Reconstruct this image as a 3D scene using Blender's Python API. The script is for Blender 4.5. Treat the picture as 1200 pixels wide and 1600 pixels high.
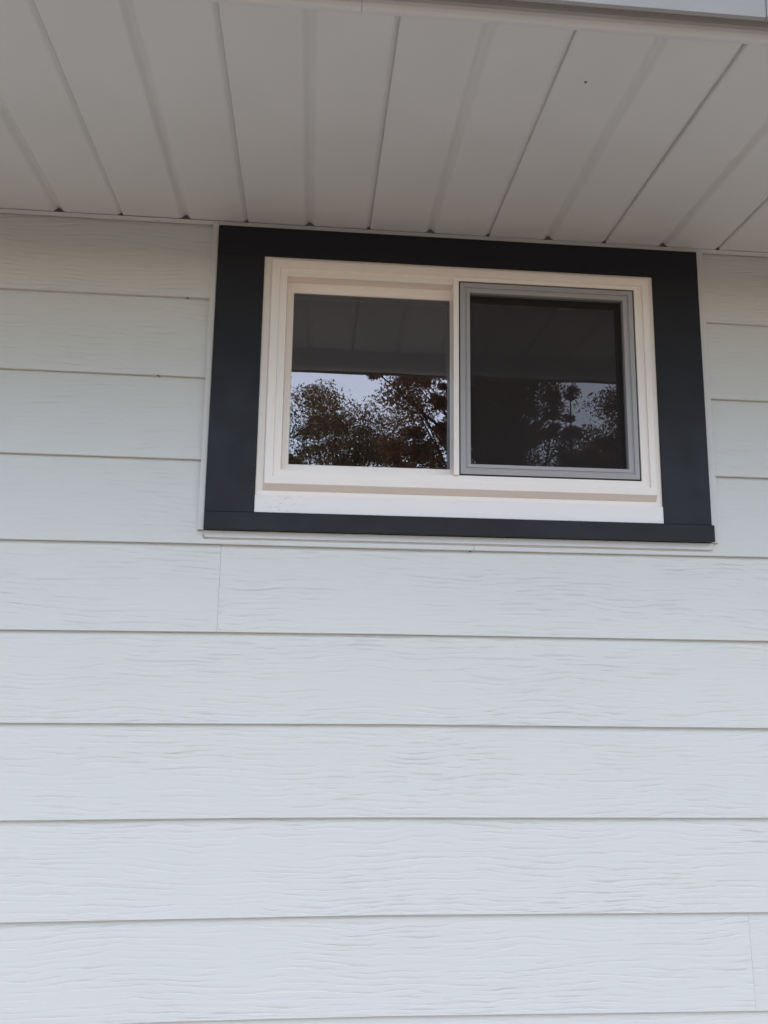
import bpy, bmesh, math, random
import numpy as np
from mathutils import Vector, Matrix

random.seed(7)
rng = np.random.default_rng(7)
R = math.radians
for o in list(bpy.data.objects):
    bpy.data.objects.remove(o)
scene = bpy.context.scene
col = scene.collection

# ------------------------------------------------------------------ camera, sky, sun, exposure
GROUND = -2.36                      # z = 0 is the lap line level with the top of the window
cam_data = bpy.data.cameras.new('camera')
cam = bpy.data.objects.new('camera', cam_data)
col.objects.link(cam)
cam.location = (0.17788, -1.70728, -0.76147)
cam.rotation_mode = 'XYZ'
cam.rotation_euler = (1.748438, -0.012986, -0.089485)
cam_data.sensor_fit = 'VERTICAL'
cam_data.sensor_height = 24.0
cam_data.lens = 1294.0 / 1600.0 * 24.0
cam_data.clip_start = 0.02
cam_data.clip_end = 3000
scene.camera = cam

SUN_EL, SUN_AZ = R(45), R(10)       # azimuth measured from the street side (-y) towards +x
world = bpy.data.worlds.new('World')
scene.world = world
world.use_nodes = True
wn, wl = world.node_tree.nodes, world.node_tree.links
for n in list(wn):
    wn.remove(n)
sky = wn.new('ShaderNodeTexSky')
sky.sky_type = 'NISHITA'
sky.sun_disc = False
sky.sun_elevation = SUN_EL
sky.sun_rotation = math.pi - SUN_AZ
sky.air_density = 1.0
sky.dust_density = 0.8
sky.ozone_density = 3.0
sky.altitude = 100
bg = wn.new('ShaderNodeBackground')
bg.inputs['Strength'].default_value = 0.15
wo = wn.new('ShaderNodeOutputWorld')
wl.new(sky.outputs[0], bg.inputs[0])
wl.new(bg.outputs[0], wo.inputs[0])

sun_data = bpy.data.lights.new('sun', 'SUN')
sun_data.energy = 0.68
sun_data.angle = R(66)
sun_data.color = (1.0, 0.98, 0.96)
sun = bpy.data.objects.new('sun', sun_data)
col.objects.link(sun)
sd = Vector((math.sin(SUN_AZ) * math.cos(SUN_EL), -math.cos(SUN_AZ) * math.cos(SUN_EL), math.sin(SUN_EL)))
sun.rotation_euler = sd.to_track_quat('Z', 'Y').to_euler()
sun.location = sd * 30

vs = scene.view_settings
vs.view_transform = 'Standard'
vs.look = 'None'
vs.exposure = 0.94
vs.gamma = 1.0
vs.use_curve_mapping = False
scene.cycles.use_denoising = True
scene.cycles.max_bounces = 10
scene.cycles.diffuse_bounces = 5
scene.cycles.glossy_bounces = 5
scene.cycles.transparent_max_bounces = 24

# ------------------------------------------------------------------ helpers
def tag(o, label=None, cat=None, group=None, kind=None):
    for k, v in (('label', label), ('category', cat), ('group', group), ('kind', kind)):
        if v:
            o[k] = v
    return o

def empty(name, loc=(0, 0, 0)):
    o = bpy.data.objects.new(name, None)
    o.empty_display_size = 0.1
    o.location = loc
    col.objects.link(o)
    return o

class MB:
    """collects faces for one mesh"""
    def __init__(self):
        self.v, self.f, self.m = [], [], []
    def quad(self, a, b, c, d, m=0):
        i = len(self.v)
        self.v += [a, b, c, d]
        self.f.append((i, i + 1, i + 2, i + 3))
        self.m.append(m)
        return self
    def box(self, x0, x1, y0, y1, z0, z1, mats=None):
        i = len(self.v)
        self.v += [(x, y, z) for z in (z0, z1) for y in (y0, y1) for x in (x0, x1)]
        for k, f in enumerate(((0, 2, 3, 1), (4, 5, 7, 6), (0, 1, 5, 4), (2, 6, 7, 3), (0, 4, 6, 2), (1, 3, 7, 5))):
            self.f.append(tuple(i + j for j in f))
            self.m.append(mats[k] if mats else 0)
        return self
    def prism(self, pts, axis, a, b, m=0, caps=True):
        """closed outline pts extruded along axis from a to b; outline in the two other axes (x,y,z order)"""
        n, i = len(pts), len(self.v)
        def P(u, w, t):
            return {'x': (t, u, w), 'y': (u, t, w), 'z': (u, w, t)}[axis]
        self.v += [P(u, w, a) for u, w in pts] + [P(u, w, b) for u, w in pts]
        for k in range(n):
            k2 = (k + 1) % n
            self.f.append((i + k, i + k2, i + n + k2, i + n + k))
            self.m.append(m)
        if caps:
            self.f.append(tuple(i + k for k in range(n))[::-1])
            self.f.append(tuple(i + n + k for k in range(n)))
            self.m += [m, m]
        return self
    def ring(self, rects):
        """mitred rectangular frame: rects = [(x0,x1,z0,z1,y), ...] successive profile stations from outside in"""
        i = len(self.v)
        for x0, x1, z0, z1, y in rects:
            self.v += [(x0, y, z0), (x1, y, z0), (x1, y, z1), (x0, y, z1)]
        for s in range(len(rects) - 1):
            for k in range(4):
                k2 = (k + 1) % 4
                a = i + 4 * s
                self.f.append((a + k, a + k2, a + 4 + k2, a + 4 + k))
                self.m.append(0)
        return self
    def tube(self, pts, rad, seg=7):
        pts = [Vector(p) for p in pts]
        base = len(self.v)
        for k, p in enumerate(pts):
            d = (pts[min(k + 1, len(pts) - 1)] - pts[max(k - 1, 0)]).normalized()
            a = d.orthogonal().normalized()
            b = d.cross(a)
            for s in range(seg):
                t = 2 * math.pi * s / seg
                self.v.append(tuple(p + (a * math.cos(t) + b * math.sin(t)) * rad[k]))
        for k in range(len(pts) - 1):
            for s in range(seg):
                s2 = (s + 1) % seg
                self.f.append((base + k * seg + s, base + k * seg + s2, base + (k + 1) * seg + s2, base + (k + 1) * seg + s))
                self.m.append(0)
        return self
    def build(self, name, mats, parent=None, loc=(0, 0, 0), bevel=0.0, smooth=False, recalc=True, segs=2):
        me = bpy.data.meshes.new(name)
        me.from_pydata([tuple(q) for q in self.v], [], self.f)
        if not isinstance(mats, (list, tuple)):
            mats = [mats]
        for m in mats:
            me.materials.append(m)
        me.polygons.foreach_set('material_index', self.m)
        if recalc:
            bm = bmesh.new()
            bm.from_mesh(me)
            bmesh.ops.remove_doubles(bm, verts=bm.verts, dist=1e-6)
            bmesh.ops.recalc_face_normals(bm, faces=bm.faces)
            bm.to_mesh(me)
            bm.free()
        if smooth:
            me.polygons.foreach_set('use_smooth', [True] * len(me.polygons))
        me.update()
        o = bpy.data.objects.new(name, me)
        o.location = loc
        col.objects.link(o)
        if parent is not None:
            o.parent = parent
        if bevel:
            b = o.modifiers.new('bevel', 'BEVEL')
            b.width = bevel
            b.segments = segs
            b.limit_method = 'ANGLE'
            b.angle_limit = R(35)
        return o

# ------------------------------------------------------------------ materials
def material(name, color, rough=0.5, spec=0.5, metal=0.0):
    m = bpy.data.materials.new(name)
    m.use_nodes = True
    b = m.node_tree.nodes['Principled BSDF']
    b.inputs['Base Color'].default_value = (*color, 1)
    b.inputs['Roughness'].default_value = rough
    b.inputs['Specular IOR Level'].default_value = spec
    b.inputs['Metallic'].default_value = metal
    return m, m.node_tree, b

def N(t, kind, **kw):
    n = t.nodes.new(kind)
    for k, v in kw.items():
        if hasattr(n, k):
            setattr(n, k, v)
    return n

def math_node(t, op, a, b=None, c=None):
    n = t.nodes.new('ShaderNodeMath')
    n.operation = op
    for i, q in enumerate((a, b, c)):
        if q is None:
            continue
        if isinstance(q, (int, float)):
            n.inputs[i].default_value = q
        else:
            t.links.new(q, n.inputs[i])
    return n.outputs[0]

def noise(t, vec, scale, detail=2.0, rough=0.5):
    n = t.nodes.new('ShaderNodeTexNoise')
    n.inputs['Scale'].default_value = scale
    n.inputs['Detail'].default_value = detail
    n.inputs['Roughness'].default_value = rough
    if vec is not None:
        t.links.new(vec, n.inputs['Vector'])
    return n.outputs['Fac']

def maprange(t, val, a, b, c, d):
    n = t.nodes.new('ShaderNodeMapRange')
    t.links.new(val, n.inputs['Value'])
    for k, q in zip(('From Min', 'From Max', 'To Min', 'To Max'), (a, b, c, d)):
        n.inputs[k].default_value = q
    return n.outputs['Result']

def combine(t, x, y, z):
    n = t.nodes.new('ShaderNodeCombineXYZ')
    for i, q in enumerate((x, y, z)):
        if isinstance(q, (int, float)):
            n.inputs[i].default_value = q
        else:
            t.links.new(q, n.inputs[i])
    return n.outputs[0]

def colour_vary(t, b, base, fac, lo, hi):
    """base colour multiplied by lo..hi as fac runs 0..1"""
    v = maprange(t, fac, 0.0, 1.0, lo, hi)
    n = t.nodes.new('ShaderNodeMix')
    n.data_type = 'RGBA'
    n.blend_type = 'MULTIPLY'
    n.inputs['Factor'].default_value = 1.0
    n.inputs['A'].default_value = (*base, 1)
    t.links.new(v, n.inputs['B'])
    t.links.new(n.outputs['Result'], b.inputs['Base Color'])
    return n

def bump(t, b, height, dist, strength=1.0):
    n = t.nodes.new('ShaderNodeBump')
    n.inputs['Strength'].default_value = strength
    n.inputs['Distance'].default_value = dist
    t.links.new(height, n.inputs['Height'])
    t.links.new(n.outputs[0], b.inputs['Normal'])

def siding_material():
    base = (0.680, 0.664, 0.622)
    m, t, b = material('painted fibre cement siding', base, 0.5, 0.35)
    tc = N(t, 'ShaderNodeTexCoord')
    oi = N(t, 'ShaderNodeObjectInfo')
    sp = N(t, 'ShaderNodeSeparateXYZ')
    t.links.new(tc.outputs['Object'], sp.inputs[0])
    rnd = math_node(t, 'MULTIPLY', oi.outputs['Random'], 37.0)
    x = math_node(t, 'ADD', sp.outputs[0], rnd)
    z = math_node(t, 'ADD', sp.outputs[2], rnd)
    # slow waviness that bends the grain into cathedral curves
    warp = noise(t, combine(t, math_node(t, 'MULTIPLY', x, 3.2), 0.0, math_node(t, 'MULTIPLY', z, 9.0)), 1.0, 2.0, 0.55)
    zw = math_node(t, 'MULTIPLY_ADD', warp, 0.055, z)
    # pressed grain: contour lines of a slow field, broken into strokes
    field = noise(t, combine(t, math_node(t, 'MULTIPLY', x, 3.3), 5.1, math_node(t, 'MULTIPLY', z, 8.0)), 1.0, 2.0, 0.5)
    jit = noise(t, combine(t, math_node(t, 'MULTIPLY', x, 15.0), 2.2, math_node(t, 'MULTIPLY', z, 40.0)), 1.0, 2.0, 0.5)
    ph = math_node(t, 'ADD', math_node(t, 'MULTIPLY_ADD', field, 5.5, math_node(t, 'MULTIPLY', z, 92.0)), math_node(t, 'MULTIPLY', jit, 0.7))
    saw = math_node(t, 'FRACT', ph)
    line = math_node(t, 'MULTIPLY', maprange(t, saw, 0.0, 0.10, 0.0, 1.0), maprange(t, saw, 0.10, 0.50, 1.0, 0.0))
    cut = noise(t, combine(t, math_node(t, 'MULTIPLY', x, 12.0), 9.1, math_node(t, 'MULTIPLY', zw, 85.0)), 1.0, 2.0, 0.55)
    groove = math_node(t, 'MULTIPLY', line, maprange(t, cut, 0.42, 0.62, 0.05, 1.0))
    g2 = noise(t, combine(t, math_node(t, 'MULTIPLY', x, 13.0), 7.7, math_node(t, 'MULTIPLY', zw, 210.0)), 1.0, 1.0, 0.5)
    fine = maprange(t, g2, 0.54, 0.70, 0.0, 1.0)
    # patches where the pressed grain is faint
    mask = noise(t, combine(t, math_node(t, 'MULTIPLY', x, 2.6), 1.1, math_node(t, 'MULTIPLY', z, 13.0)), 1.0, 1.0, 0.5)
    mk = maprange(t, mask, 0.35, 0.62, 0.3, 1.0)
    depth = math_node(t, 'MULTIPLY', math_node(t, 'MULTIPLY_ADD', fine, 0.22, groove), mk)
    per = math_node(t, 'MULTIPLY_ADD', oi.outputs['Random'], 0.7, 0.65)
    h = math_node(t, 'MULTIPLY', math_node(t, 'MULTIPLY', depth, per), -1.0)
    speck = noise(t, combine(t, math_node(t, 'MULTIPLY', x, 180.0), 0.0, math_node(t, 'MULTIPLY', z, 300.0)), 1.0, 2.0, 0.6)
    h2 = math_node(t, 'MULTIPLY_ADD', speck, 0.12, h)
    bump(t, b, h2, 0.00088, 1.0)
    # slight tone: darker in the strokes, board to board and blotchy differences
    blot = noise(t, combine(t, math_node(t, 'MULTIPLY', x, 2.0), 0.0, math_node(t, 'MULTIPLY', z, 5.0)), 1.0, 3.0, 0.6)
    tone = math_node(t, 'MULTIPLY_ADD', depth, -0.08, math_node(t, 'MULTIPLY_ADD', blot, 0.5, math_node(t, 'MULTIPLY', oi.outputs['Random'], 0.35)))
    colour_vary(t, b, base, tone, 0.95, 1.04)
    return m

def plain_paint(name, base, rough, spec, lo=0.95, hi=1.04, scale=6.0, bmp=0.00015, bscale=120.0, metal=0.0):
    m, t, b = material(name, base, rough, spec, metal)
    tc = N(t, 'ShaderNodeTexCoord')
    f = noise(t, tc.outputs['Object'], scale, 4.0, 0.6)
    colour_vary(t, b, base, f, lo, hi)
    r = maprange(t, noise(t, tc.outputs['Object'], scale * 3.1, 3.0, 0.6), 0.3, 0.7, rough - 0.06, rough + 0.08)
    t.links.new(r, b.inputs['Roughness'])
    if bmp:
        bump(t, b, noise(t, tc.outputs['Object'], bscale, 2.0, 0.6), bmp)
    return m

M = {}
M['siding'] = siding_material()
M['soffit'] = plain_paint('off white soffit vinyl', (0.71, 0.72, 0.712), 0.5, 0.4, 0.89, 1.09, 2.6, 0.0016, 4.0)
M['fascia'] = plain_paint('off white fascia aluminium', (0.70, 0.685, 0.66), 0.4, 0.45, 0.94, 1.05, 5.0, 0.0006, 8.0)
M['gutter'] = plain_paint('grey gutter aluminium', (0.29, 0.27, 0.25), 0.4, 0.45, 0.94, 1.05, 5.0, 0.0006, 8.0)
M['vinyl'] = plain_paint('cream white window vinyl', (0.92, 0.825, 0.745), 0.38, 0.45, 0.97, 1.02, 9.0, 0.0001, 60.0)
M['edge'] = plain_paint('cream edge trim', (0.68, 0.65, 0.615), 0.5, 0.4, 0.93, 1.04, 14.0, 0.0002, 90.0)
M['dark'] = plain_paint('charcoal painted trim', (0.0125, 0.012, 0.0155), 0.5, 0.3, 0.85, 1.15, 5.0, 0.0002, 30.0)
M['grey'] = plain_paint('grey screen aluminium', (0.385, 0.355, 0.345), 0.42, 0.5, 0.95, 1.05, 12.0, 0.0001, 60.0)
M['gap_strip'] = material('black gasket', (0.012, 0.012, 0.012), 0.6)[0]
M['spacer'] = material('dark grey spacer bar', (0.06, 0.06, 0.062), 0.45)[0]
M['backing'] = material('dark weather barrier and cavity shade', (0.03, 0.028, 0.026), 0.8)[0]
M['room'] = plain_paint('dim room paint', (0.05, 0.048, 0.045), 0.8, 0.2)  # interior dimness put into the colour, so the panes stay dark
M['nail'] = material('dull nail head', (0.13, 0.12, 0.11), 0.5)[0]
M['concrete'] = plain_paint('foundation concrete', (0.30, 0.29, 0.27), 0.85, 0.2, 0.8, 1.15, 3.0, 0.002, 40.0)
M['shingle'] = plain_paint('asphalt shingle', (0.07, 0.068, 0.065), 0.9, 0.2, 0.7, 1.3, 30.0, 0.004, 60.0)

def sill_material():
    base = (0.88, 0.815, 0.78)
    m, t, b = material('white sill cover with scuffs', base, 0.4, 0.45)
    tc = N(t, 'ShaderNodeTexCoord')
    sp = N(t, 'ShaderNodeSeparateXYZ')
    t.links.new(tc.outputs['Object'], sp.inputs[0])
    dx = math_node(t, 'ABSOLUTE', math_node(t, 'SUBTRACT', sp.outputs[0], 0.115))
    near = maprange(t, dx, 0.0, 0.06, 1.0, 0.0)
    sc = noise(t, combine(t, math_node(t, 'MULTIPLY', sp.outputs[0], 70.0), 0.0, math_node(t, 'MULTIPLY', sp.outputs[2], 150.0)), 1.0, 2.0, 0.6)
    f = math_node(t, 'MULTIPLY', near, maprange(t, sc, 0.55, 0.62, 0.0, 1.0))
    f2 = noise(t, tc.outputs['Object'], 9.0, 3.0, 0.6)
    colour_vary(t, b, base, math_node(t, 'MULTIPLY_ADD', f, -0.4, math_node(t, 'MULTIPLY_ADD', f2, 0.12, 0.86)), 0.62, 1.02)
    return m
M['sill'] = sill_material()

def glass_materials():
    m = bpy.data.materials.new('window glass')
    m.use_nodes = True
    t = m.node_tree
    for n in list(t.nodes):
        t.nodes.remove(n)
    out = N(t, 'ShaderNodeOutputMaterial')
    mix = N(t, 'ShaderNodeMixShader')
    tr = N(t, 'ShaderNodeBsdfTransparent')
    tr.inputs[0].default_value = (0.62, 0.64, 0.63, 1)
    gl = N(t, 'ShaderNodeBsdfGlossy')
    gl.inputs['Roughness'].default_value = 0.0
    gl.inputs['Color'].default_value = (0.98, 0.96, 1.0, 1)
    fr = N(t, 'ShaderNodeFresnel')
    fr.inputs['IOR'].default_value = 2.32
    tc = N(t, 'ShaderNodeTexCoord')
    bp = N(t, 'ShaderNodeBump')
    bp.inputs['Strength'].default_value = 1.0
    bp.inputs['Distance'].default_value = 0.0004
    t.links.new(noise(t, tc.outputs['Object'], 6.0, 1.0, 0.5), bp.inputs['Height'])
    t.links.new(bp.outputs[0], gl.inputs['Normal'])
    t.links.new(fr.outputs[0], mix.inputs[0])
    t.links.new(tr.outputs[0], mix.inputs[1])
    t.links.new(gl.outputs[0], mix.inputs[2])
    dust_veil = N(t, 'ShaderNodeMixShader')
    dust = N(t, 'ShaderNodeBsdfDiffuse')  # thin dust whose tint doubles as a haze lightening the dark reflections
    dust.inputs[0].default_value = (0.56, 0.47, 0.40, 1)
    sp_ = noise(t, tc.outputs['Object'], 260.0, 1.0, 0.5)
    spots = maprange(t, sp_, 0.73, 0.78, 0.0, 0.10)
    cloud = maprange(t, noise(t, tc.outputs['Object'], 7.0, 4.0, 0.65), 0.3, 0.7, 0.010, 0.030)
    t.links.new(math_node(t, 'ADD', cloud, spots), dust_veil.inputs[0])
    t.links.new(mix.outputs[0], dust_veil.inputs[1])
    t.links.new(dust.outputs[0], dust_veil.inputs[2])
    t.links.new(dust_veil.outputs[0], out.inputs[0])
    m2 = bpy.data.materials.new('window glass back')
    m2.use_nodes = True
    t = m2.node_tree
    for n in list(t.nodes):
        t.nodes.remove(n)
    out = N(t, 'ShaderNodeOutputMaterial')
    tr = N(t, 'ShaderNodeBsdfTransparent')
    tr.inputs[0].default_value = (0.95, 0.96, 0.95, 1)
    t.links.new(tr.outputs[0], out.inputs[0])
    return m, m2
M['glass'], M['glass_back'] = glass_materials()

def screen_material():
    m = bpy.data.materials.new('charcoal insect screen')
    m.use_nodes = True
    t = m.node_tree
    for n in list(t.nodes):
        t.nodes.remove(n)
    out = N(t, 'ShaderNodeOutputMaterial')
    mix = N(t, 'ShaderNodeMixShader')
    mix.inputs[0].default_value = 0.47            # share of the weave that is thread
    tr = N(t, 'ShaderNodeBsdfTransparent')
    df = N(t, 'ShaderNodeBsdfDiffuse')
    df.inputs[0].default_value = (0.05, 0.043, 0.042, 1)
    tc = N(t, 'ShaderNodeTexCoord')
    t.links.new(maprange(t, noise(t, tc.outputs['Object'], 9.0, 3.0, 0.6), 0.3, 0.7, 0.44, 0.51), mix.inputs[0])
    t.links.new(tr.outputs[0], mix.inputs[1])
    t.links.new(df.outputs[0], mix.inputs[2])
    t.links.new(mix.outputs[0], out.inputs[0])
    return m
M['screen'] = screen_material()

def ground_material():
    m, t, b = material('autumn lawn', (0.2, 0.18, 0.1), 0.9, 0.2)
    tc = N(t, 'ShaderNodeTexCoord')
    f = noise(t, tc.outputs['Object'], 0.8, 6.0, 0.65)
    g = noise(t, tc.outputs['Object'], 14.0, 4.0, 0.7)
    cr = N(t, 'ShaderNodeValToRGB')
    cr.color_ramp.elements[0].position = 0.3
    cr.color_ramp.elements[0].color = (0.25, 0.17, 0.09, 1)
    cr.color_ramp.elements[1].position = 0.7
    cr.color_ramp.elements[1].color = (0.45, 0.29, 0.16, 1)
    t.links.new(math_node(t, 'MULTIPLY_ADD', f, 0.6, math_node(t, 'MULTIPLY', g, 0.4)), cr.inputs[0])
    t.links.new(cr.outputs[0], b.inputs['Base Color'])
    bump(t, b, g, 0.03)
    return m
M['lawn'] = ground_material()
M['bounce_patio'] = plain_paint('patio concrete', (0.47, 0.34, 0.23), 0.85, 0.2, 0.82, 1.12, 1.5, 0.002, 60.0)

def leaf_material(name, c0, c1):
    m = bpy.data.materials.new(name)
    m.use_nodes = True
    t = m.node_tree
    for n in list(t.nodes):
        t.nodes.remove(n)
    out = N(t, 'ShaderNodeOutputMaterial')
    mix = N(t, 'ShaderNodeMixShader')
    mix.inputs[0].default_value = 0.66
    df = N(t, 'ShaderNodeBsdfDiffuse')
    tl = N(t, 'ShaderNodeBsdfTranslucent')
    ge = N(t, 'ShaderNodeNewGeometry')
    cr = N(t, 'ShaderNodeValToRGB')
    cr.color_ramp.elements[0].color = (*c0, 1)
    cr.color_ramp.elements[1].color = (*c1, 1)
    t.links.new(ge.outputs['Random Per Island'], cr.inputs[0])
    t.links.new(cr.outputs[0], df.inputs[0])
    t.links.new(cr.outputs[0], tl.inputs[0])
    t.links.new(df.outputs[0], mix.inputs[1])
    t.links.new(tl.outputs[0], mix.inputs[2])
    t.links.new(mix.outputs[0], out.inputs[0])
    return m
M['leaf_brown'] = leaf_material('russet leaves', (0.26, 0.13, 0.065), (0.66, 0.34, 0.17))
M['leaf_mixed'] = leaf_material('turning leaves', (0.28, 0.20, 0.09), (0.66, 0.37, 0.18))
M['leaf_green'] = leaf_material('grey green leaves', (0.09, 0.13, 0.07), (0.16, 0.19, 0.11))
M['bark'] = plain_paint('bark', (0.05, 0.042, 0.036), 0.9, 0.2, 0.6, 1.4, 8.0, 0.01, 20.0)

# ------------------------------------------------------------------ ground, foundation, roof, room
g = MB().quad((-600, -600, GROUND), (600, -600, GROUND), (600, 600, GROUND), (-600, 600, GROUND)).build('ground', M['lawn'], recalc=False)
tag(g, kind='structure')
pt = MB().box(-5.5, 6.5, -4.2, -0.02, GROUND - 0.05, GROUND + 0.03).build('bounce_patio', M['bounce_patio'], bevel=0.01)  # unseen slab added to bounce warm light up under the eave
tag(pt, kind='structure')

WX0, WX1 = -5.0, 6.0
fo = MB().box(WX0, WX1, 0.004, 0.25, GROUND - 0.3, GROUND + 0.16).build('foundation', M['concrete'])
tag(fo, kind='structure')

# ------------------------------------------------------------------ the lap siding wall
OX0, OX1, OZ0, OZ1 = 0.045, 0.935, -0.455, 0.105       # rough opening of the window
wall = empty('siding_wall', (0.5, 0, GROUND))
tag(wall, 'white lap siding wall of embossed wood grain boards around the dark framed window', 'wall', kind='thing')
inv = Matrix.Translation(Vector((-0.5, 0, -GROUND)))

bk = MB()
bk.box(WX0, OX0, 0.001, 0.11, GROUND + 0.16, 0.35)
bk.box(OX1, WX1, 0.001, 0.11, GROUND + 0.16, 0.35)
bk.box(OX0, OX1, 0.001, 0.11, GROUND + 0.16, OZ0)
bk.box(OX0, OX1, 0.001, 0.11, OZ1, 0.35)
o = bk.build('sheathing', M['backing'], wall)
o.location = (-0.5, 0, -GROUND)

REVEAL = 0.1776
LIP, THICK, LAP = -0.0195, 0.008, 0.030
# height of each lap line at a few places along the wall (boards are never dead straight)
LINES = {
    0: [(-0.488, -0.0039), (-0.058, -0.0036), (1.05, -0.0012), (1.194, -0.0022)],
    1: [(-0.472, -0.1789), (-0.056, -0.1808), (1.048, -0.1811), (1.181, -0.1814)],
    2: [(-0.455, -0.3573), (-0.056, -0.3580), (1.048, -0.3567), (1.169, -0.3570)],
    3: [(-0.439, -0.5340), (-0.1275, -0.5330), (0.274, -0.5340), (1.156, -0.5322)],
    4: [(-0.423, -0.7119), (0.002, -0.7100), (0.329, -0.7090), (1.143, -0.7106)],
    5: [(-0.407, -0.8887), (0.331, -0.8864), (1.13, -0.8891)],
    6: [(-0.390, -1.0668), (0.086, -1.0632), (0.333, -1.0632), (1.117, -1.0664)],
    7: [(-0.374, -1.2452), (0.336, -1.2412), (1.104, -1.2456)],
    8: [(-0.36, -1.4225), (-0.017, -1.4195), (0.338, -1.4186), (1.09, -1.4250)],
}
def line_z(k, x):
    if k in LINES:
        xs, zs = zip(*LINES[k])
        return float(np.interp(x, xs, zs))
    return -0.0005 - REVEAL * k + 0.0012 * math.sin(x * 1.3 + k * 2.1)

def board(k, x0, x1, top=None, notch=()):
    """lap board whose lower edge is line k, from x0 to x1; notch = [(xa, xb, ztop)]: shorter between xa and xb"""
    mb = MB()
    base_z = -REVEAL * k
    ytop_back = -0.0005
    full = base_z + REVEAL + LAP if top is None else top
    xs = set([x0, x1])
    for q in notch:
        xs |= {q[0], q[1]}
    n = max(2, int((x1 - x0) / 0.12))
    xs |= {x0 + (x1 - x0) * i / n for i in range(n + 1)}
    if k in LINES:
        xs |= {q[0] for q in LINES[k] if x0 < q[0] < x1}
    xs = sorted(q for q in xs if x0 <= q <= x1)
    out = [xs[0]]
    for q in xs[1:]:
        if q - out[-1] > 1e-4:
            out.append(q)
    xs = out
    slope = (LIP + THICK - ytop_back) / (REVEAL + LAP)      # back face runs from ytop_back down to LIP+THICK
    def sect(x, zt):
        zb = line_z(k, x)
        wob = 0.0006 * math.sin(x * 2.3 + k * 1.7) + 0.0004 * math.sin(x * 5.9 + k)
        def yb(z):
            return ytop_back + slope * (base_z + REVEAL + LAP - z) + wob * 0.0
        e = 0.0012
        return [(x, yb(zb), zb), (x, yb(zb) - THICK + e + wob, zb), (x, yb(zb) - THICK + wob, zb + e), (x, yb(zt) - THICK, zt), (x, yb(zt), zt)]
    def ztop(xm):
        for q in notch:
            if q[0] < xm < q[1]:
                return q[2]
        return full
    prev = None
    for i in range(len(xs) - 1):
        zt = ztop((xs[i] + xs[i + 1]) / 2)
        a, b = sect(xs[i], zt), sect(xs[i + 1], zt)
        for j in range(5):
            j2 = (j + 1) % 5
            if j == 4:
                pass
            mb.quad(a[j], b[j], b[j2], a[j2])
        def cap(s, flip):
            q = len(mb.v)
            mb.v += s if not flip else s[::-1]
            mb.f.append(tuple(range(q, q + 5)))
            mb.m.append(0)
        if i == 0 or (prev is not None and abs(prev - zt) > 1e-6):
            cap(a, True)
        if i == len(xs) - 2 or abs(ztop((xs[i + 1] + xs[i + 2]) / 2) - zt) > 1e-6:
            cap(b, False)
        prev = zt
    ox, oz = x0, base_z
    mb.v = [(x - ox, y, z - oz) for x, y, z in mb.v]
    o = mb.build('siding_board', M['siding'], wall)
    o.location = (ox - 0.5, 0, oz - GROUND)
    return o

JL, JR = -0.0535, 1.0415         # where boards stop at the window's edge trim
GAP = 0.0004
XL, XR = -3.3, 4.3
SOF = 0.1715                    # underside of the soffit
for k in range(3):
    tp = SOF + 0.02 if k == 0 else None
    board(k, XL, JL, tp)
    board(k, JR, XR, tp)
board(3, XL, 0.5146 - 0.0004, None, [(JL, -0.0415, -0.5064), (-0.0415, 9, -0.5212)])
board(3, 0.5146 + 0.0004, XR, None, [(1.0322, JR, -0.5064), (-9, 1.0322, -0.5205)])
JOINTS = {4: [-0.0057], 5: [-1.35, 2.31], 6: [-2.1, 1.62], 7: [-0.92, 2.74], 8: [1.0665], 9: [-1.6, 2.06], 10: [0.3], 11: [-1.0, 2.66], 12: [1.4]}
for k in range(4, 13):
    xs = [XL] + JOINTS[k] + [XR]
    for a, b in zip(xs[:-1], xs[1:]):
        board(k, a + (GAP / 2 if a != XL else 0), b - (GAP / 2 if b != XR else 0))

for sx_, k_ in ((-0.099, 0), (-0.152, 1), (0.508, 3)):
    zl = line_z(k_, sx_)
    mb = MB()
    for q in range(3):
        a = Vector((sx_ + random.uniform(-0.002, 0.002), LIP + 0.006, zl - 0.0005 + random.uniform(-0.0012, 0.0008)))
        mb.tube([a, a + Vector((random.uniform(-0.002, 0.002), -0.0035, random.uniform(-0.001, 0.001))), a + Vector((0.0004, -0.006, -0.0004))], [0.0005, 0.0012, 0.0004], 6)
    o = mb.build('dirt_speck', M['nail'], wall)
    o.location = (-0.5, 0, -GROUND)

# ------------------------------------------------------------------ the window
win = empty('sliding_window', (0.5, 0, -0.505))
tag(win, 'white vinyl sliding window in a wide charcoal trim surround under the eave', 'window', kind='thing')
W0 = (-0.5, 0, 0.505)
def wpart(mb, name, mat, parent=None, bevel=0.0008, **kw):
    o = mb.build(name, mat, parent if parent is not None else win, bevel=bevel, **kw)
    o.location = W0 if parent is None else (0, 0, 0)
    return o

DL, DR, DT, DB, DS = -0.0402, 1.0255, 0.1575, -0.505, -0.4686     # dark surround
CL, CR, CT, CB = 0.0592, 0.9200, 0.0925, -0.4676                  # white casing inside it
YD = -0.036
wpart(MB().box(DL, DR, YD, -0.004, CT, DT), 'trim_board', M['dark'])
wpart(MB().box(DL + 0.0005, CL, YD - 0.0004, -0.004, DS, CT - 0.0002), 'trim_board', M['dark'])
wpart(MB().box(CR, DR - 0.0005, YD - 0.0004, -0.004, DS, CT - 0.0002), 'trim_board', M['dark'])
o = wpart(MB().box(DL + 0.0015, DR + 0.0020, YD - 0.0065, -0.004, DB, DS - 0.0010), 'trim_board', M['dark'])
o['label'] = 'lower charcoal trim board, standing slightly proud as a sill nosing'

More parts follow.
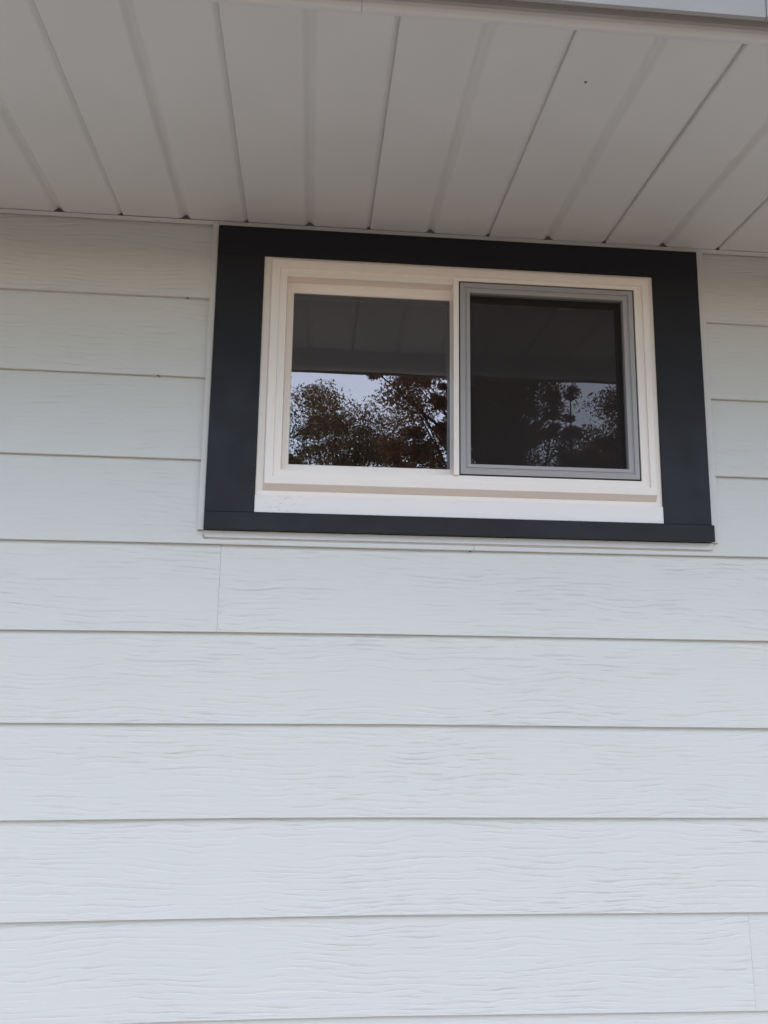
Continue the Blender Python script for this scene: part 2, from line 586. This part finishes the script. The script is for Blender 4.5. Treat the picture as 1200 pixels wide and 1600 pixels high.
# cream edging between the surround and the siding
EY = -0.0275
def edge_v(xa, xb, inner):
    mb = MB().box(xa, xb, EY, -0.002, DB - 0.0005, SOF - 0.004)
    xi = xa if inner == 'r' else xb - 0.004
    return mb
wpart(edge_v(-0.0535, DL - 0.0008, 'l'), 'edge_trim', M['edge'], bevel=0.0015)
wpart(edge_v(DR + 0.0008, 1.0440, 'r'), 'edge_trim', M['edge'], bevel=0.0015)
wpart(MB().box(DL - 0.0006, DR + 0.0006, EY - 0.001, -0.002, DT + 0.0006, SOF - 0.0035), 'edge_trim', M['edge'], bevel=0.0015)
wpart(MB().box(DL + 0.0005, DR + 0.005, EY + 0.002, -0.002, -0.5205, DB - 0.0008), 'edge_trim', M['edge'], bevel=0.0015)
# bead of caulk below the window that curls up at both ends
cp = [(-0.0418, -0.5060), (-0.0420, -0.516), (-0.0395, -0.5212), (-0.033, -0.5217)] + [(x, -0.5214 + 0.0005 * math.sin(x * 17)) for x in np.linspace(0.0, 1.0, 16)] + [(1.022, -0.5210), (1.030, -0.5190), (1.0325, -0.5120), (1.0325, -0.5060)]
wpart(MB().tube([(x, -0.0195, z) for x, z in cp], [0.0017 + 0.0004 * math.sin(i * 1.9) for i in range(len(cp))], 6), 'caulk_bead', M['edge'], bevel=0, smooth=True)

# white casing plate, sill cover
wpart(MB().ring([(CL, CR, -0.4310, CT, -0.004), (CL, CR, -0.4310, CT, -0.0315), (0.085, 0.895, -0.4045, 0.070, -0.0315), (0.085, 0.895, -0.4045, 0.070, -0.004)]), 'casing', M['vinyl'])
wpart(MB().box(CL - 0.0002, CR + 0.0004, -0.0345, -0.004, CB, -0.4314), 'sill_cover', M['sill'])

# main frame: two stepped rings, chamfered bottom nosing, centre stile
FL, FR, FT, FB = 0.0775, 0.9022, 0.0790, -0.4107
fr = MB()
fr.ring([(FL - 0.004, FR + 0.004, FB - 0.0105, FT + 0.003, -0.0312),
         (FL - 0.003, FR + 0.003, FB - 0.0100, FT + 0.002, -0.0345),
         (FL, FR, FB, FT, -0.0495),
         (FL + 0.001, FR - 0.001, FB + 0.001, FT - 0.001, -0.0505),
         (FL + 0.0165, FR - 0.0135, FB + 0.0160, FT - 0.0170, -0.0505),
         (FL + 0.0175, FR - 0.0140, FB + 0.0165, FT - 0.0180, -0.0455),
         (FL + 0.0320, FR - 0.0302, FB + 0.0305, FT - 0.0252, -0.0450),
         (FL + 0.0325, FR - 0.0307, FB + 0.0310, FT - 0.0257, -0.0445),
         (FL + 0.0325, FR - 0.0307, FB + 0.0310, FT - 0.0257, 0.055)])
fr.box(FL + 0.0325, 0.4668, -0.0435, 0.054, FT - 0.0350, FT - 0.0257)
o = wpart(fr, 'frame', M['vinyl'], bevel=0.0006)
IL, IR, IB, IT = FL + 0.0325, FR - 0.0307, FB + 0.031, FT - 0.035   # daylight of the frame
st = MB().box(0.4668, 0.4785, -0.0512, 0.03, IB - 0.0012, IT + 0.0105)
o = wpart(st, 'stile', M['vinyl'], bevel=0.0012)

# fixed pane on the left: bead, glass, dark spacer
gl0, gl1, gb, gt = 0.1240, 0.4650, -0.3600, 0.0215
YG = -0.008
bead = MB().ring([(IL, 0.4668, IB, IT, 0.02), (IL, 0.4668, IB, IT, -0.0155), (gl0 - 0.002, gl1 + 0.0005, gb - 0.002, gt + 0.003, -0.0135), (gl0, gl1 + 0.001, gb, gt, -0.0115), (gl0, gl1 + 0.001, gb, gt, 0.01)])
wpart(bead, 'glazing_bead', M['vinyl'], bevel=0.0005)
pane = wpart(MB().box(gl0 - 0.004, gl1 + 0.003, YG, YG + 0.004, gb - 0.004, gt + 0.004, [1, 1, 0, 1, 1, 1]), 'pane', [M['glass'], M['glass_back']], bevel=0, recalc=False)
spm = MB().ring([(gl0 - 0.004, gl1 + 0.003, gb - 0.004, gt + 0.004, YG + 0.0045), (gl0 + 0.002, gl1 - 0.006, gb + 0.002, gt - 0.0055, YG + 0.0045), (gl0 + 0.002, gl1 - 0.006, gb + 0.002, gt - 0.0055, YG + 0.018)])
wpart(spm, 'spacer', M['spacer'], pane, bevel=0)

# sliding sash on the right, behind the insect screen
sx0, sx1, sb, stp = 0.4785, IR, IB, FT - 0.0257
gx0, gx1, gzb, gzt = 0.4990, 0.8525, -0.3640, 0.0335
sash = wpart(MB().ring([(sx0, sx1, sb, stp, 0.045), (sx0, sx1, sb, stp, -0.0205), (gx0 - 0.003, gx1 + 0.003, gzb - 0.003, gzt + 0.003, -0.0205), (gx0, gx1, gzb, gzt, -0.0185), (gx0, gx1, gzb, gzt, 0.03)]), 'sash', M['vinyl'], bevel=0.0005)
sp_pane = wpart(MB().box(gx0 - 0.004, gx1 + 0.004, -0.016, -0.012, gzb - 0.004, gzt + 0.004, [1, 1, 0, 1, 1, 1]), 'pane', [M['glass'], M['glass_back']], sash, bevel=0, recalc=False)

# insect screen: frame with a step, mesh, black strip painted for the shaded gap around it
SX0, SX1, SB, ST = 0.4822, 0.8680, -0.3762, 0.0500
gap_ring = MB().ring([(0.4786, IR - 0.0002, IB + 0.0002, FT - 0.0259, -0.0405), (SX0 + 0.002, SX1 - 0.002, SB + 0.002, ST - 0.002, -0.0405)])
sc = MB().ring([(SX0, SX1, SB, ST, -0.030), (SX0, SX1, SB, ST, -0.0445),
                (SX0 + 0.010, SX1 - 0.010, SB + 0.010, ST - 0.010, -0.0455),
                (SX0 + 0.011, SX1 - 0.011, SB + 0.011, ST - 0.011, -0.0425),
                (SX0 + 0.0135, SX1 - 0.0135, SB + 0.0135, ST - 0.0135, -0.0425),
                (SX0 + 0.0145, SX1 - 0.0145, SB + 0.0145, ST - 0.0145, -0.0445),
                (SX0 + 0.0215, SX1 - 0.0225, SB + 0.0215, ST - 0.0215, -0.0440),
                (SX0 + 0.0220, SX1 - 0.0230, SB + 0.0220, ST - 0.0220, -0.0425),
                (SX0 + 0.0220, SX1 - 0.0230, SB + 0.0220, ST - 0.0220, -0.0300)])
scr = wpart(sc, 'screen', M['grey'], bevel=0.0004)
wpart(gap_ring, 'gap_strip', M['gap_strip'], scr, bevel=0)
ms = MB().quad((SX0 + 0.0225, -0.0335, SB + 0.0225), (SX1 - 0.0235, -0.0335, SB + 0.0225), (SX1 - 0.0235, -0.0335, ST - 0.0225), (SX0 + 0.0225, -0.0335, ST - 0.0225))
wpart(ms, 'screen_mesh', M['screen'], scr, bevel=0, recalc=False)
spl = MB().ring([(SX0 + 0.0205, SX1 - 0.0215, SB + 0.0205, ST - 0.0205, -0.0345), (SX0 + 0.0245, SX1 - 0.0255, SB + 0.0245, ST - 0.0245, -0.0345)])
wpart(spl, 'spline', M['spacer'], scr, bevel=0)

# ------------------------------------------------------------------ the soffit
X0S, PITCH = -0.37792, 0.132848
soffit = empty('soffit', (0.5, -0.37, SOF))
tag(soffit, 'grey white ribbed soffit panels running out from the wall above the window', 'soffit', kind='thing')
YW, YF = -0.0285, -0.735
def soffit_panel(j):
    mb = MB()
    xa = X0S + (2 * j - 1) * PITCH
    xm = X0S + 2 * j * PITCH
    xb = xa + 2 * PITCH
    dz = random.uniform(-0.0010, 0.0010)
    d = 0.010
    # lower profile: lock joint at xa (steep side), shallow vee in the middle, lock joint at xb
    vee = [(xm + u * 0.0145, 0.0092 * (0.5 + 0.5 * math.cos(math.pi * u)) ** 1.25) for u in np.linspace(-1, 1, 13)]
    prof = [(xa + 0.0004, d + 0.004), (xa + 0.0007, 0.0008), (xa + 0.0018, 0.0)] + vee + [(xb - 0.0140, 0.0), (xb - 0.0100, 0.0008), (xb - 0.0012, 0.0072), (xb - 0.0010, d), (xb + 0.0016, d + 0.001)]
    ys = np.linspace(YW, YF, 7)
    t = 0.0011
    rows = []
    for y in ys:
        s = (y - YW) / (YF - YW)
        bow = dz * math.sin(math.pi * s) + 0.0004 * math.sin(7 * s + j)
        rows.append([(x, y, SOF + z + bow) for x, z in prof])
    xo = xm
    for a, b in zip(rows[:-1], rows[1:]):
        for i in range(len(prof) - 1):
            mb.quad(a[i], b[i], b[i + 1], a[i + 1])
    mb.v = [(x - xo, y + 0.37, z - SOF) for x, y, z in mb.v]
    o = mb.build('soffit_panel', M['soffit'], soffit)
    md = o.modifiers.new('solid', 'SOLIDIFY')
    md.thickness = t
    md.offset = 1.0
    o.location = (xo - 0.5, 0, 0)
    for p in o.data.polygons:
        p.use_smooth = False
    return o
for j in range(-10, 19):
    soffit_panel(j)
S0 = (-0.5, 0.37, -SOF)
ch = MB().box(-3.3, 4.3, -0.0300, -0.0165, SOF - 0.0042, SOF - 0.0022).box(-3.3, 4.3, -0.0165, -0.0145, SOF - 0.0042, SOF + 0.022)
o = ch.build('wall_channel', M['soffit'], soffit, bevel=0.0006)
o.location = S0
# dark sheet standing in for the shaded cavity above the panels
cv = MB().box(-3.4, 4.4, -0.735, -0.0005, SOF + 0.030, SOF + 0.040).build('cavity_shade', M['backing'], soffit)
cv.location = S0
for nx, ny in ((0.6009, -0.5354), (0.295, -0.672), (-0.12, -0.68), (0.73, -0.69)):
    mb = MB()
    mb.tube([(nx, ny, SOF + 0.001), (nx, ny, SOF - 0.0008)], [0.0026, 0.0026], 8)
    mb.f.append(tuple(range(len(mb.v) - 8, len(mb.v))))
    mb.m.append(0)
    o = mb.build('nail', M['nail'], soffit)
    o.location = S0

# ------------------------------------------------------------------ fascia and gutter
fascia = empty('fascia', (0.5, -0.72, 0.11))
tag(fascia, 'off white metal fascia with a rounded lower edge closing the soffit', 'fascia', kind='thing')
def fascia_piece(x0, x1, grow):
    pts = [(-0.7100 + grow, SOF + 0.06), (-0.7100 + grow, 0.1165 - grow)]
    for i in range(9):
        a = math.pi * i / 8
        pts.append((-0.7235 + 0.0135 * math.cos(a), 0.1165 - (0.0105 + grow) * math.sin(a)))
    pts += [(-0.7375, 0.1165), (-0.7375, SOF + 0.06)]
    mb = MB().prism([(y, z) for y, z in pts], 'x', x0, x1)
    o = mb.build('fascia_cover', M['fascia'], fascia)
    o.location = (-0.5, 0.72, -0.11)
    return o
fascia_piece(-3.4, 0.224, 0.0012)
fascia_piece(0.2245, 2.9, 0.0)
fascia_piece(2.9005, 4.4, 0.0012)

gutter = empty('gutter', (0.5, -0.75, 0.12))
tag(gutter, 'grey metal gutter fixed along the outer side of the fascia', 'gutter', kind='thing')
def gutter_piece(x0, x1, grow):
    g_ = grow
    outer = [(-0.7380, 0.1330 - g_), (-0.7470, 0.1270 - g_), (-0.7560 - g_, 0.1095 - g_), (-0.7590 - g_, 0.1080), (-0.7620 - g_, 0.1110), (-0.7650 - g_, 0.160), (-0.790 - g_, 0.200), (-0.815 - g_, 0.220), (-0.826 - g_, 0.236), (-0.826 - g_, 0.245), (-0.815, 0.245)]
    inner = [(-0.815, 0.240), (-0.812, 0.226), (-0.787, 0.204), (-0.765, 0.162), (-0.7595, 0.120), (-0.748, 0.134), (-0.7380, 0.138)]
    mb = MB().prism(outer + inner, 'x', x0, x1)
    o = mb.build('gutter_length', M['gutter'], gutter)
    o.location = (-0.5, 0.75, -0.12)
gutter_piece(-3.4, 0.776, 0.0)
gutter_piece(0.7764, 4.4, 0.0015)

# ------------------------------------------------------------------ rest of the house: roof, side and back walls, dim room
rf = MB().prism([(-0.83, 0.262), (-0.83, 0.248), (-0.738, 0.245), (-0.738, 0.225), (9.0, 2.6), (9.0, 2.75)], 'x', -5.6, 6.6).build('roof', M['shingle'])
tag(rf, kind='structure')
sw = MB().box(WX0, WX0 + 0.12, 0.115, 8.5, GROUND + 0.16, 0.32).box(WX1 - 0.12, WX1, 0.115, 8.5, GROUND + 0.16, 0.32).box(WX0, WX1, 8.5, 8.62, GROUND + 0.16, 2.4)
tag(sw.build('outer_wall', M['siding']), kind='structure')
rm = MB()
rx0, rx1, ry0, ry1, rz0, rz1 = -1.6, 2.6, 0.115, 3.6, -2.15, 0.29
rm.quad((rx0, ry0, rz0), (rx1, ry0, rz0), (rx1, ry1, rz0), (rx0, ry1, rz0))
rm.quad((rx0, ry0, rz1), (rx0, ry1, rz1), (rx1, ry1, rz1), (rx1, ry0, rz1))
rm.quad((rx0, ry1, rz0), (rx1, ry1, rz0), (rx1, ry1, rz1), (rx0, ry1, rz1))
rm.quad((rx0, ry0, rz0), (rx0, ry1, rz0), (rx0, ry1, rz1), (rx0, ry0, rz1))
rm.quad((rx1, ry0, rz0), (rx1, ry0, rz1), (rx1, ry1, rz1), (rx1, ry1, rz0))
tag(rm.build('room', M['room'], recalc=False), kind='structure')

# ------------------------------------------------------------------ trees across the yard (seen mirrored in the panes)
def leaves_mesh(name, clumps, size, mat, parent):
    vs_, n = [], 0
    for (c, r, cnt) in clumps:
        q = rng.normal(size=(cnt, 3))
        q *= (rng.random((cnt, 1)) ** 0.45) / np.linalg.norm(q, axis=1, keepdims=True)
        p = np.array(c) + q * np.array(r)
        u = rng.normal(size=(cnt, 3)); u /= np.linalg.norm(u, axis=1, keepdims=True)
        w = np.cross(u, rng.normal(size=(cnt, 3))); w /= np.linalg.norm(w, axis=1, keepdims=True)
        s = size * (0.6 + 0.8 * rng.random((cnt, 1)))
        vs_.append(np.stack([p - u * s, p + w * s * 0.42 - u * s * 0.1, p + u * s, p - w * s * 0.42 - u * s * 0.1], 1).reshape(-1, 3))
        n += cnt
    v = np.concatenate(vs_)
    me = bpy.data.meshes.new(name)
    me.vertices.add(len(v)); me.vertices.foreach_set('co', v.ravel())
    me.loops.add(4 * n); me.loops.foreach_set('vertex_index', np.arange(4 * n))
    me.polygons.add(n); me.polygons.foreach_set('loop_start', np.arange(0, 4 * n, 4))
    me.materials.append(mat)
    me.update(calc_edges=True); me.validate()
    o = bpy.data.objects.new(name, me); col.objects.link(o); o.parent = parent
    o['kind'] = 'stuff'
    return o

def tree(x, y, height, crown, leaf_mat, label, size=0.05, trunk_r=0.16, group=None):
    """crown: list of (dx, dy, z, rx, ry, rz, clumps, leaves) lobes above the trunk"""
    root = empty('tree', (x, y, GROUND))
    tag(root, label, 'tree', group)
    tb = MB()
    lean = [(0, 0, 0)] + [(random.uniform(-0.08, 0.08) * i, random.uniform(-0.08, 0.08) * i, height * 0.8 * i / 5) for i in range(1, 6)]
    tb.tube(lean, [trunk_r * (1 - 0.16 * i) for i in range(6)], 9)
    clumps = []
    for dx, dy, z, rx, ry, rz, nc, nl in crown:
        for i in range(nc):
            q = rng.normal(size=3)
            q *= rng.random() ** 0.4 / np.linalg.norm(q)
            c = np.array((dx, dy, z)) + q * np.array((rx, ry, rz))
            r = rng.uniform(0.35, 0.75) * min(rx, rz, 1.2)
            clumps.append((c, (r * 1.3, r * 1.3, r * 0.75), max(8, int(nl / nc))))
            if i % 4 == 0:
                k = min(4, max(1, int(c[2] / (height * 0.8) * 5 * 0.75)))
                a = Vector(lean[k])
                b = Vector(c)
                m1 = a.lerp(b, 0.55) + Vector((rng.normal() * 0.2, rng.normal() * 0.2, rng.normal() * 0.2 + 0.1))
                tb.tube([a, m1, b, b + (b - m1) * 0.35], [trunk_r * 0.2, trunk_r * 0.11, trunk_r * 0.05, 0.004], 5)
    tb.build('trunk', M['bark'], root, recalc=False)
    leaves_mesh('crown', clumps, size, leaf_mat, root)
    return root

def spot(az, d):
    return 0.178 + d * math.sin(R(az)), 1.70 - d * math.cos(R(az))
# near russet tree left of the gap, large dark tree behind the right pane, a thin one beyond, a green one far left
x, y = spot(1.9, 18); tree(x, y, 7.8, [(-0.1, 0, 6.95, 0.95, 0.9, 0.65, 32, 7200), (0.15, 0.2, 6.0, 1.3, 1.1, 0.6, 32, 10500), (1.0, 0, 6.7, 0.6, 0.8, 0.75, 22, 4600), (-0.2, 0, 4.9, 1.4, 1.3, 0.7, 20, 5000)], M['leaf_mixed'], 'small russet tree across the yard, seen mirrored in the left pane', 0.034)
x, y = spot(13.5, 15); tree(x, y, 10.0, [(0.05, 0, 6.1, 0.8, 1.2, 1.3, 54, 30000), (-0.55, 0.3, 6.0, 0.35, 1.0, 1.0, 20, 9000), (0.0, 0, 8.3, 2.0, 1.8, 1.2, 30, 9000), (-0.3, 0, 4.7, 2.2, 1.6, 0.7, 30, 13000), (-1.05, 0.2, 6.0, 0.3, 0.9, 0.75, 18, 7500), (-1.7, 0, 6.8, 0.95, 0.8, 0.25, 22, 5200), (-1.75, 0, 5.35, 0.8, 0.8, 0.35, 20, 7000), (-1.75, 0.3, 6.1, 0.6, 0.8, 0.5, 16, 3000), (1.5, 0, 5.25, 0.7, 0.8, 0.4, 18, 8000), (0.95, 0.2, 6.0, 0.3, 0.8, 0.9, 14, 4500)], M['leaf_brown'], 'broad dark russet tree across the yard, mirrored behind the insect screen', 0.031, 0.22)
x, y = spot(22.4, 17); tree(x, y, 8.8, [(0, 0, 6.7, 0.65, 1.2, 1.2, 24, 10000), (-0.5, 0, 5.6, 0.9, 1.2, 0.6, 26, 14000), (0.3, 0, 4.2, 1.4, 1.2, 0.7, 14, 4000)], M['leaf_brown'], 'slim russet tree at the right of the mirrored yard', 0.034, 0.15)
x, y = spot(-2.9, 34); tree(x, y, 13.0, [(0, 0, 10.5, 1.6, 2.0, 1.6, 30, 12000), (0, 0, 7.5, 2.4, 2.4, 1.8, 22, 7000)], M['leaf_green'], 'grey green tree far across the yard at the left of the mirrored view', 0.07, 0.25)
